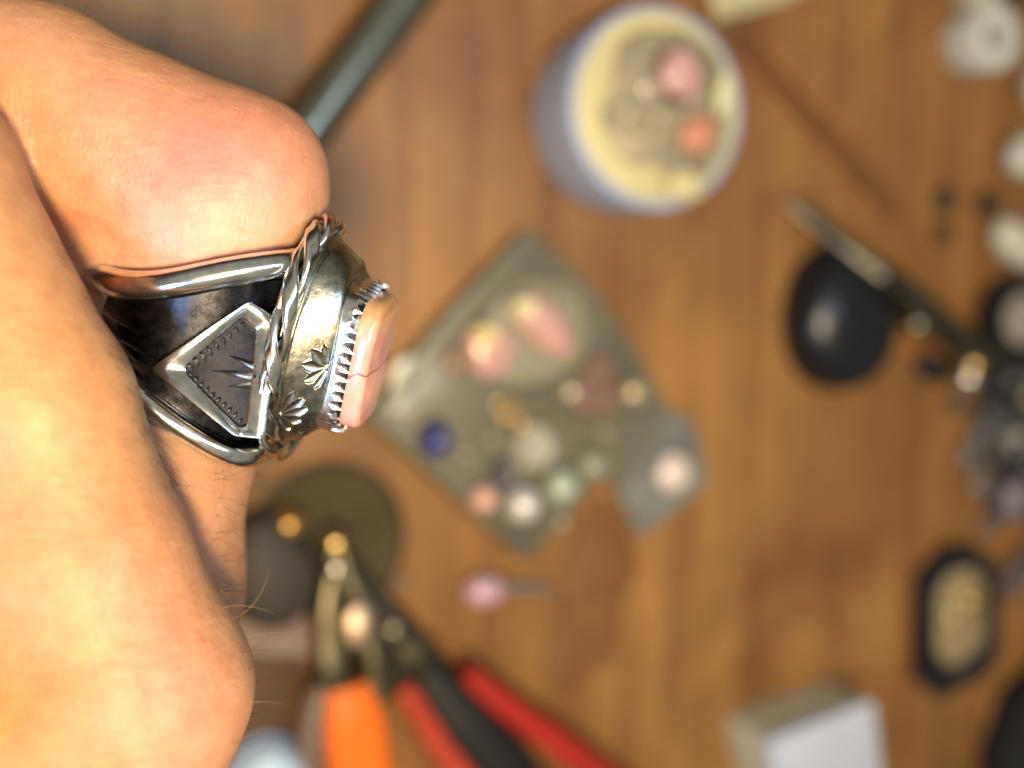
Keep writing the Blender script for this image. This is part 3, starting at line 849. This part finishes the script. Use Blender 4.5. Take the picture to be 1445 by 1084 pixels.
def slab(name, pts, h, bev, m, label, cat, rr=2, z0=0.0, kind=None):
    cx = sum(p[0] for p in pts) / len(pts); cy = sum(p[1] for p in pts) / len(pts)
    c = T(cx, cy, z0 + h); c.z = z0
    V, Fc = prism_geo(rounded(rel(pts, c, z0 + h), rr), 0, h, bev)
    o = link_mesh(name, sm(V), Fc, m, None, 30); o.location = c * S
    return tag(o, label, cat, None, kind), c
def slab_part(name, pts, z0, h, bev, m, par, c, rr=1):
    V, Fc = prism_geo(rounded(rel(pts, c, z0 + h), rr), z0, z0 + h, bev)
    return link_mesh(name, sm(V), Fc, m, par, 30)

# ---- steel rod / mandrel running behind the finger
def build_mandrel():
    a = (612, -65, 6.3); b = (318, 340, 5.4); c = T(485, 120, 0); c.z = 0
    p = path_rel([a, b], c)
    n_ = 26; path = [p[0].lerp(p[1], i / n_) for i in range(n_ + 1)]
    V, Fc = tube_geo(path, [6.2 - .9 * i / n_ for i in range(n_ + 1)], 40)
    o = link_mesh('ring_mandrel', sm(V), Fc, M_STEEL, None, 40); o.location = c * S
    tag(o, 'polished tapered steel rod running diagonally behind the bent finger', 'mandrel')
build_mandrel()

# ---- grey tray with stones
TH = 6.0
slab_pts = [(745, 322), (832, 398), (905, 505), (948, 580), (890, 690), (852, 672), (745, 795), (655, 715), (520, 590), (620, 455)]
so_, sc_ = slab('stone_tray', slab_pts, TH, .8, M_SLATE, 'grey metal tray strewn with stones and beads, middle of the bench', 'tray', 2)
slab_part('rim', [(742, 324), (756, 336), (640, 470), (545, 590), (525, 588), (620, 458)], TH, 1.0, .4, mat('rim_metal', (.17, .17, .14), .5, .3), so_, sc_)
slab_part('backing_sheet', [(700, 420), (760, 395), (815, 420), (838, 480), (800, 530), (720, 545), (680, 520)], TH, .25, .1, mat('green_grey_sheet', (.27, .27, .20), .45, .2), so_, sc_, 6)
slab_part('foil', [(560, 510), (620, 490), (640, 540), (575, 590), (545, 575)], TH, .3, .1, mat('foil', (.48, .48, .40), .4, .6, ns=200, bump=.6), so_, sc_, 2)
slab('slate_piece', [(915, 575), (978, 590), (1003, 680), (905, 762), (870, 690), (880, 620)], 3.2, .6, M_SLATE2, 'blue grey slate piece at the right corner of the tray', 'slate piece', 2)
gem('rose_stone', 683, 492, 32, 44, 5.5, M_PINKS, 'pink teardrop stone on the upper left of the grey tray', 'stone', TH, .45, 4, .14)
gem('rose_stone', 758, 458, 52, 30, 5.5, M_PINKS, 'large elongated pink stone near the top of the grey tray', 'stone', TH, -.75, 8, .14)
gem('wax_bead', 672, 470, 16, 16, 9, mat('cream_bead', (.80, .72, .40), .5), 'small cream wax blob beside the pink teardrop stone', 'wax blob', TH, 0, 2, .05)
gem('wax_bead', 726, 432, 18, 15, 9, mat('cream_bead_pale', (.82, .74, .52), .5), 'small cream wax blob on the tip of the long pink stone', 'wax blob', TH, 0, 6, .05)
def disc(name, px, py, rr, h, m, label, cat, z0, group=None, prof=None):
    k = pxmm(px, py); c = T(px, py, z0); r_ = rr / k
    V, Fc = lathe_geo(prof or [(0, 0), (r_ * .9, 0), (r_, h * .3), (r_, h * .7), (r_ * .9, h), (r_ * .8, h * .92), (0, h * .9)], 40)
    o = link_mesh(name, sm(V), Fc, m, None, 35); o.location = c * S
    return tag(o, label, cat, group)
coil(793, 425, 24, TH, 'thin olive silver loop at the top corner of the grey tray', M_TARN, .1, .5)
disc('grey_disc', 750, 630, 30, 2.2, mat('frosted_grey', (.36, .35, .30), .35, 0, coat=.5), 'round frosted grey disc in the centre of the tray', 'disc', TH)
disc('navy_bead', 705, 665, 18, 2.6, mat('navy_bead', (.07, .065, .09), .3, coat=.4), 'small dark navy bead below the frosted disc', 'bead', TH)
gem('blue_bead', 605, 618, 22, 25, 8, mat('cobalt_glass', (.008, .018, .20), .08, coat=1), 'round cobalt blue bead near the left corner of the tray', 'bead', TH, 0, 2, 0, power=2)
gem('pink_bead', 675, 700, 18, 18, 6, mat('pink_bead', (.72, .42, .38), .25, coat=.5), 'small pale pink bead near the lower edge of the tray', 'bead', TH, 0, 2, .02, power=2)
gem('pearl_bead', 728, 708, 24, 24, 7.5, mat('pearl', (.62, .62, .68), .15, .2, coat=.8), 'round pearly white bead near the lower corner of the tray', 'bead', TH, 0, 2, .02, power=2)
gem('aqua_bead', 782, 682, 24, 24, 7.5, mat('aqua', (.34, .42, .38), .12, coat=.8), 'pale aqua green bead with bright top, right of the pearl', 'bead', TH, 0, 2, .03, power=2)
gem('green_bead', 828, 652, 22, 20, 6, mat('sage', (.24, .27, .20), .25, coat=.5), 'sage green bead above the tray notch', 'bead', TH, 0, 2, .03, power=2)
gem('opal_bead', 942, 664, 26, 27, 5, mat('milky_opal', (.72, .60, .56), .25, coat=.5), 'milky pink white stone lying on the blue grey slate piece', 'stone', 3.2, 0, 7, .07)
coil(712, 572, 14, TH, 'small gold ring left of the tray centre, the upper of two', M_GOLD, .2, .6, 'gold_ring', 'gold ring')
coil(722, 594, 15, TH, 'small gold ring left of the tray centre, the lower of two', M_GOLD, .3, .6, 'gold_ring', 'gold ring')
gem('silver_ball', 797, 551, 16, 16, 5.5, mat('warm_silver_ball', (.58, .53, .40), .3, .6), 'dull silver ball at the left end of the mauve pendant', 'silver ball', TH, 0, 2, 0, power=2)
gem('silver_ball', 886, 551, 18, 17, 5.5, mat('warm_silver_ball_two', (.55, .48, .32), .35, .5), 'dull brassy ball at the right end of the mauve pendant', 'silver ball', TH, 0, 2, 0, power=2)
slab('mauve_pendant', [(850, 492), (872, 530), (880, 575), (840, 590), (805, 575), (822, 530)], 2.0, .5, mat('mauve_stone', (.17, .10, .085), .5, 0, .2, 200), 'dark mauve triangular pendant on the right half of the tray', 'pendant', 2, TH)
gem('brown_stone', 638, 510, 18, 22, 4, mat('brown_stone', (.26, .18, .12), .4, 0, .3, 300), 'small brown stone at the left of the pink teardrop stone', 'stone', TH, .4, 4, .1)
for i, (x, y, rr, cc, lb) in enumerate([(770, 520, 9, (.40, .37, .26), 'tiny grey chip above the mauve pendant'), (690, 620, 9, (.30, .26, .2), 'tiny brown chip left of the frosted disc'),
                          (850, 610, 10, (.34, .28, .2), 'tiny brown chip under the mauve pendant'), (655, 640, 8, (.36, .35, .3), 'tiny grey chip right of the blue bead'), (790, 735, 9, (.38, .38, .34), 'tiny grey chip near the lowest corner of the tray')]):
    gem('stone_chip', x, y, rr, rr * .8, 2.2, mat('chip_%s' % 'abcde'[i], cc, .4), lb, 'stone chip', TH, i, i + 1, .15)

# ---- lilac-headed pin
def build_pin():
    c = T(675, 828)
    r = root('lilac_pin', c, 'pin with lilac bead head and silver shaft below the tray', 'pin')
    V, Fc = blob_geo(5.0, 3.6, 3.4, 24, 1, .02); part('head', (V, Fc), M_LILAC, r, True)
    p = path_rel([(695, 828, 3), (735, 829, 2.4), (785, 832, 1.2)], c)
    part('shaft', tube_geo(p, [1.9, 1.7, 1.0], 14), M_BRIGHT, r, 40)
build_pin()

# ---- dark round magnifier and dark things behind the plier jaws
disc('olive_tin', 462, 762, 112, 3.0, M_OLIVE, 'large flat dark olive round tin lying under the plier jaws', 'tin', 0)
gem('charcoal_case', 375, 800, 62, 85, 9, M_CHAR, 'charcoal rounded case lying left of the orange handled pliers', 'case', 3.0, .25, 4, .05, power=3)
gem('brass_knob', 400, 733, 22, 22, 8, mat('dim_brass', (.45, .26, .08), .3, .8), 'dim brass knob on the olive tin left of the jaws', 'knob', 3.0, 0, 2, 0)
slab('felt_strip', [(300, 830), (420, 850), (450, 900), (440, 930), (300, 920)], 4, .6, M_CLOTH, 'mauve grey felt strip left of the orange handled pliers', 'felt strip', 3)
slab('dark_tray', [(250, 905), (430, 930), (450, 1100), (460, 1200), (250, 1200)], 2.5, .6, mat('dark_brown_leather', (.075, .035, .012), .6), 'dark brown leather pad under the pale blue dome', 'leather pad', 3)
# pale blue cap
def build_cap():
    c = T(372, 1085, 0); r_ = 50 / pxmm(372, 1085)
    r = root('blue_dome', T(372, 1085, 2.6), 'pale blue plastic dome at the lower edge beside the hand', 'dome')
    part('shell', lathe_geo([(0, 0), (r_, 0), (r_, 4), (r_ * .95, 7), (r_ * .8, 9), (r_ * .5, 10.6), (0, 11.2)], 48), mat('pale_blue_plastic', (.45, .62, .92), .35, coat=.3), r)
    part('band', lathe_geo([(r_ * 1.01, .4), (r_ * 1.06, .6), (r_ * 1.06, 2.4), (r_ * 1.01, 2.6)], 48), M_WHITE, r)
build_cap()

# ---- pliers
def bar(path, wds, hts, c, n=16):
    """flattened bar: path of (px,py,h) with widths / heights in mm"""
    p = path_rel(path, c); V = []; Fc = []
    # refine
    q = []; ww = []; hh = []
    for i in range(len(p) - 1):
        for k in range(6):
            t = k / 6; q.append(p[i].lerp(p[i + 1], t)); ww.append(wds[i] + (wds[i + 1] - wds[i]) * t); hh.append(hts[i] + (hts[i + 1] - hts[i]) * t)
    q.append(p[-1]); ww.append(wds[-1]); hh.append(hts[-1])
    for _ in range(3):
        q = [q[0]] + [(q[i - 1] + q[i] * 2 + q[i + 1]) / 4 for i in range(1, len(q) - 1)] + [q[-1]]
    for i, a in enumerate(q):
        t = (q[min(i + 1, len(q) - 1)] - q[max(i - 1, 0)]).normalized(); s_ = t.cross(Vector((0, 0, 1))).normalized(); u_ = s_.cross(t)
        for k in range(n):
            f = 2 * math.pi * k / n; cx, cy = math.cos(f), math.sin(f)
            cx = math.copysign(abs(cx) ** .7, cx); cy = math.copysign(abs(cy) ** .7, cy)
            V.append(a + s_ * (cx * ww[i] / 2) + u_ * (cy * hh[i] / 2))
    for i in range(len(q) - 1):
        for k in range(n):
            l = (k + 1) % n; Fc.append((i * n + k, i * n + l, (i + 1) * n + l, (i + 1) * n + k))
    Fc.append(tuple(range(n - 1, -1, -1))); Fc.append(tuple((len(q) - 1) * n + k for k in range(n)))
    return V, Fc
def build_pliers():
    c = T(505, 880)
    r = root('pliers', c, 'steel jawed pliers with bright orange grips pointing up the picture', 'pliers')
    part('jaw', bar([(466, 745, 8), (470, 800, 8), (462, 870, 8), (470, 940, 8), (478, 985, 8)], [2.0, 4.5, 7, 9, 8], [3, 5, 6, 7, 6], c), M_DARKSTEEL, r, 50)
    part('jaw', bar([(474, 748, 8.6), (484, 800, 8.6), (520, 870, 8.6), (530, 930, 8.6), (530, 985, 8.6)], [2.0, 4.2, 7, 8, 7], [3, 5, 6, 7, 6], c), M_DARKSTEEL, r, 50)
    V, Fc = lathe_geo([(0, 0), (4.4, 0), (4.6, .8), (4.0, 2.4), (2.2, 3.2), (0, 3.4)], 30, .8, 1.15); part('pivot', (V, Fc), mat('worn_copper_steel', (.55, .42, .33), .5, 1), r, 40, T(504, 880, 10) - c)
    V, Fc = blob_geo(2.4, 2.6, 2.2, 20, 1, 0); part('jaw_glint_gold', (V, Fc), M_GOLD, r, True, T(469, 764, 9) - c)  # gold bead standing in for an orange highlight on the jaws
    V, Fc = blob_geo(1.9, 1.9, 1.8, 20, 1, 0); part('jaw_glint', (V, Fc), M_BRIGHT, r, True, T(470, 800, 9.5) - c)  # bright bead standing in for a highlight on the jaws
    part('grip', bar([(488, 962, 8.5), (496, 1010, 8), (508, 1100, 7), (520, 1230, 6)], [10, 14, 14.5, 13], [8, 10, 10, 9], c), M_ORANGE, r, 50)
    part('grip', bar([(458, 965, 7), (440, 1010, 6.5), (432, 1100, 6), (425, 1230, 6)], [6, 7, 7, 7], [7, 8, 8, 8], c), mat('smoke_grip', (.14, .10, .09), .45), r, 50)
build_pliers()
def build_pliers2():
    c = T(620, 950)
    r = root('pliers', c, 'open pliers with red and black grips right of the orange pair', 'pliers')
    part('jaw', bar([(490, 790, 6), (530, 850, 6), (585, 925, 6), (625, 965, 6)], [2.5, 6, 9, 8], [3, 5, 6, 5], c), M_DARKSTEEL, r, 50)
    part('jaw', bar([(500, 800, 5), (515, 860, 5), (545, 930, 5), (575, 975, 5)], [2.5, 5, 8, 6], [3, 5, 6, 5], c), M_DARKSTEEL, r, 50)
    V, Fc = lathe_geo([(0, 0), (3.2, 0), (3.2, .8), (2.2, 1.6), (0, 1.8)], 24); part('pivot', (V, Fc), M_DARKSTEEL, r, 40, T(560, 890, 9) - c)
    part('grip', bar([(598, 945, 6.5), (655, 1015, 7), (715, 1085, 7), (800, 1190, 6)], [9, 13, 13, 12], [7, 9, 9, 9], c), M_BLACK, r, 50)
    part('grip_edge', bar([(655, 945, 8), (700, 985, 8), (770, 1035, 8), (900, 1130, 7)], [5, 6.5, 7, 7], [7, 9, 9, 9], c), M_RED, r, 50)
    part('grip', bar([(566, 965, 6), (600, 1020, 6), (650, 1090, 6), (710, 1190, 6)], [5, 6, 7, 7], [7, 8, 8, 8], c), mat('deep_red_grip', (.38, .045, .025), .4), r, 50)
build_pliers2()
c = T(540, 816)
V, Fc = tube_geo(path_rel([(478, 812, 3.5), (520, 816, 1.6), (580, 822, 1)], c), .8, 10)
o = link_mesh('silver_wire', sm(V), Fc, M_BRIGHT, None, 40); o.location = c * S; tag(o, 'short silver wire lying right of the plier jaws', 'wire')

# ---- white box, bottom
def build_box():
    hb = 20.0
    top = [(1085, 1046), (1222, 993), (1300, 1120), (1150, 1190)]
    # upright box: its lit top, with two sides facing up the picture and left
    tp = [T(x, y, hb) for x, y in [(1088, 1048), (1232, 992), (1246, 1120), (1112, 1180)]]
    c = (tp[0] + tp[2]) / 2; c.z = 0
    r = root('white_box', c, 'white cardboard box with beige side at the bottom of the bench', 'box')
    poly = [(p.x - c.x, p.y - c.y) for p in tp]
    V, Fc = prism_geo(rounded(poly, .8, 3), 0, hb - 3.2, .1); part('base', (V, Fc), M_BEIGECARD, r, 30)
    V, Fc = prism_geo(rounded(inset(ccw(poly), -.5), .8, 3), hb - 3.2, hb, .4); part('lid', (V, Fc), M_WHITECARD, r, 30)
build_box()

# ---- black framed octagonal dish
def build_dish():
    pts = [(1340, 772), (1380, 768), (1412, 800), (1412, 925), (1392, 955), (1330, 990), (1298, 960), (1303, 815)]
    o, c = slab('octagonal_dish', pts, 4.0, 1.0, M_BLACKG, 'black octagonal framed dish with dull gold inlay at the lower right', 'dish', .8)
    ins = [(1340, 810), (1372, 800), (1392, 825), (1388, 910), (1345, 945), (1322, 920), (1324, 835)]
    slab_part('inlay', ins, 4.0, .5, .2, mat('gold_grey_foil', (.50, .38, .20), .38, .6, ns=250, bump=.8), o, c, 2)
    g = T(1372, 848, 4.5) - c
    V, Fc = blob_geo(3.2, 3.0, 1.2, 20, 3, .05); part('boss', (V, Fc), M_GOLD, o, True, g)
    g = T(1345, 878, 4.5) - c
    V, Fc = blob_geo(2.8, 5.2, .9, 20, 5, .1); part('boss', (V, Fc), mat('pale_gold', (.5, .40, .22), .35, .7), o, True, g)
build_dish()
slab('black_case', [(1446, 985), (1530, 900), (1600, 1120), (1420, 1130), (1412, 1080)], 9, 1.2, M_BLACK, 'black case corner entering at the lower right edge', 'case', 3)

# ---- black glossy knob with a blue reflection
def build_knob():
    k = pxmm(1190, 440); c = T(1172, 447, 0)
    r = root('glossy_ball', c, 'glossy black ball with flattened base left of the long steel tool', 'ball')
    R1 = 92 / k
    part('bowl', lathe_geo([(0, 0), (R1 * .8, 0), (R1 * .97, 2.5), (R1, 6), (R1 * .94, 9.5), (R1 * .75, 12.2), (R1 * .4, 13.8), (0, 14.2)], 48, .93, 1.1), M_BLACKG, r)
    part('foot', lathe_geo([(R1 * .82, -.0), (R1 * 1.02, 0), (R1 * 1.02, 1.2), (R1 * .9, 1.6)], 48, .93, 1.1), M_BLACK, r)
build_knob()
def build_tool():
    c = T(1260, 400)
    r = root('steel_tool', c, 'long grey steel burnisher lying across the bench over the black ball', 'tool')
    part('blade', bar([(1112, 283, 1.5), (1150, 310, 4), (1200, 350, 10), (1250, 390, 14)], [2.5, 5.5, 5, 5.5], [1, 2, 3, 4], c), mat('matt_steel', (.16, .145, .11), .42, 1), r, 50)
    part('shank', bar([(1245, 385, 14), (1290, 425, 13), (1340, 470, 12), (1400, 515, 10)], [6.5, 8, 8, 9], [6, 7, 7, 7], c), M_DARKSTEEL, r, 50)
    for x, y, rr, m_ in ((1282, 457, 3.0, M_STEEL), (1358, 515, 3.2, M_GOLD), (1354, 532, 3.0, M_BRIGHT)):  # beads standing in for bright highlights along the tool
        V, Fc = blob_geo(rr, rr, rr, 20, 1, 0); part('glint_bead', (V, Fc), m_, r, True, T(x, y, 8) - c)
build_tool()
gem('black_stopper', 1306, 520, 30, 20, 6, M_BLACK, 'small black stopper under the steel tool', 'stopper', 0, -.4, 3, .08)
def wheel(px, py, rr, label, mc, mr, inner=.6, h=7, name='polishing_wheel', cat='polishing wheel', hole=None):
    c = T(px, py, 0); R1 = rr / pxmm(px, py)
    r = root(name, c, label, cat)
    part('rim', lathe_geo([(R1 * inner, 0), (R1 * .95, 0), (R1, 1), (R1, h - 1), (R1 * .95, h), (R1 * inner, h), (R1 * inner, 0)], 48), mr, r)
    if hole:
        part('bore', lathe_geo([(0, .4), (R1 * inner * .98, .4), (R1 * inner * .98, h * .5), (0, h * .45)], 32), hole, r)
    else:
        part('hub', lathe_geo([(0, .3), (R1 * inner * .98, .3), (R1 * inner * .98, h * .9), (R1 * inner * .5, h), (0, h * 1.05)], 40), mc, r)
wheel(1418, 450, 62, 'black rimmed wheel with grey hub at the right edge', mat('grey_hub', (.27, .23, .20), .5), M_BLACK)
wheel(1362, 62, 46, 'white spool ring with dark hole near the top right corner', M_WHITE, mat('spool_white', (.52, .52, .48), .5), .42, 11, 'thread_spool', 'spool', M_BLACK)
wheel(1372, -10, 34, 'white spool cut by the top edge at the right', M_WHITE, mat('spool_cream', (.48, .47, .38), .5), .3, 8, 'thread_spool', 'spool', M_BLACK)
gem('black_bead', 1408, 2, 20, 16, 7, M_BLACK, 'black bead at the top edge beside the spools', 'bead', 4, 0, 2, .05)
M_W2 = mat('chalk_white', (.50, .49, .42), .6, ns=120, bump=.4)
gem('plaster_lump', 1432, 222, 36, 34, 9, M_W2, 'chalky white lump at the right edge under the spools', 'lump', 0, .2, 3, .1)
gem('plaster_lump', 1450, 128, 22, 32, 8, M_W2, 'chalky white lump cut by the right edge near the top', 'lump', 0, .2, 6, .1)
gem('plaster_lump', 1415, 345, 46, 28, 9, M_W2, 'chalky white oblong lump above the black rimmed wheel', 'lump', 0, -.6, 8, .12)
gem('dark_bead', 1326, 283, 13, 20, 4, M_BLACK, 'small dark bead on bare wood, left of a pair', 'bead', 0, .1, 3, .08)
gem('dark_bead', 1386, 288, 15, 18, 4, M_BLACK, 'small dark bead on bare wood, right of a pair', 'bead', 0, .1, 4, .08)
gem('olive_bead', 1326, 330, 16, 14, 3, M_OLIVE, 'small olive bead directly below the left dark bead', 'bead', 0, .1, 5, .08)
# ---- pile of grey findings at the right edge
slab('dark_backing', [(1385, 520), (1430, 495), (1520, 500), (1520, 740), (1420, 735), (1370, 690), (1380, 600)], 1.6, .4, mat('dark_backing_tone', (.035, .033, .032), .4, .3, .3, 150, .4), 'dark backing sheet added under the pile of castings at the right edge', 'backing sheet', 3)  # dark sheet added to deepen the tone under the castings
pile = [(1395, 585, 34, 26, 8, (.16, .16, .17), 'grey metal setting, topmost of the pile at the right edge'),
        (1440, 560, 30, 34, 9, (.20, .19, .13), 'olive grey casting at the right edge below the wheel'),
        (1430, 620, 36, 28, 8, (.13, .13, .14), 'dark grey casting in the middle of the pile at the right edge'),
        (1372, 610, 22, 18, 5, (.26, .24, .24), 'small pale grey casting on the left flank of the pile'),
        (1375, 680, 26, 16, 4, (.34, .26, .20), 'small tan casting at the lower left of the pile'),
        (1418, 700, 30, 26, 7, (.36, .31, .36), 'lilac grey bead at the foot of the pile'),
        (1400, 648, 34, 14, 4, (.07, .05, .045), 'flat dark brown scrap under the grey pile'),
        (1447, 660, 24, 20, 6, (.10, .08, .09), 'dark plum scrap at the right edge of the pile'),
        (1440, 790, 20, 60, 5, (.15, .12, .12), 'long plum grey strip right of the octagonal dish'),
        (1390, 545, 20, 18, 7, (.05, .05, .055), 'near black casting touching the glint beads of the steel tool'),
        (1345, 570, 16, 13, 4, (.10, .10, .11), 'small dark casting nearest the black stopper'),
        (1412, 530, 24, 20, 9, (.09, .09, .09), 'dark casting just under the black rimmed wheel'),
        (1360, 640, 18, 14, 4, (.30, .29, .28), 'small silvery casting on the left flank of the pile, below a pale one'),
        (1402, 612, 15, 15, 11, (.50, .48, .42), 'bright silvery bead added as a glint on top of the pile'),  # the small bright beads are added as highlights
        (1440, 595, 16, 16, 12, (.36, .35, .30), 'pale silvery bead added as a glint at the very right of the pile'),
        (1388, 735, 20, 12, 4, (.18, .15, .16), 'small mauve grey casting at the very foot of the pile'),
        (1352, 545, 11, 11, 5, (.45, .40, .28), 'tiny brassy bead added as a glint below the steel tool')]
for i, (x, y, a, b, h, cc, lb) in enumerate(pile):
    cc = tuple(v * .55 for v in cc)
    gem('casting_or_glint', x, y, a, b, h, mat('casting_or_glint_%s' % 'abcdefghijklmnopq'[i], cc, .35, .5 if i < 4 else .1, .35, 180, .5), lb, 'casting', 0, .3 * i, i + 11, .16, 'metal findings and glint beads piled at the right edge', 2.6)
# ---- dark brown strip standing in for the cast shadow of a tool
c = T(1160, 185)
V, Fc = bar([(1045, 50, 1.2), (1110, 130, 1.2), (1190, 215, 1.2), (1262, 300, 1.2)], [3.5, 4.5, 5, 4], [2, 2, 2, 2], c)
o = link_mesh('shadow_strip', sm(V), Fc, mat('shadow_strip_brown', (.12, .05, .012), .6), None, 40); o.location = c * S
tag(o, 'thin dark brown strip standing in for a diagonal cast shadow right of the wax pot', 'shadow strip')
# thin brown sheet standing in for the shade below the tray
slab('shade_sheet', [(842, 690), (878, 722), (905, 800), (880, 850), (872, 925), (828, 960), (795, 990), (762, 940), (800, 860), (792, 800), (822, 745)], .9, .3, mat('shade_brown', (.165, .072, .022), .7, ns=120, bump=.4), 'thin brown sheet standing in for shade below the tray notch', 'shade sheet', 5)
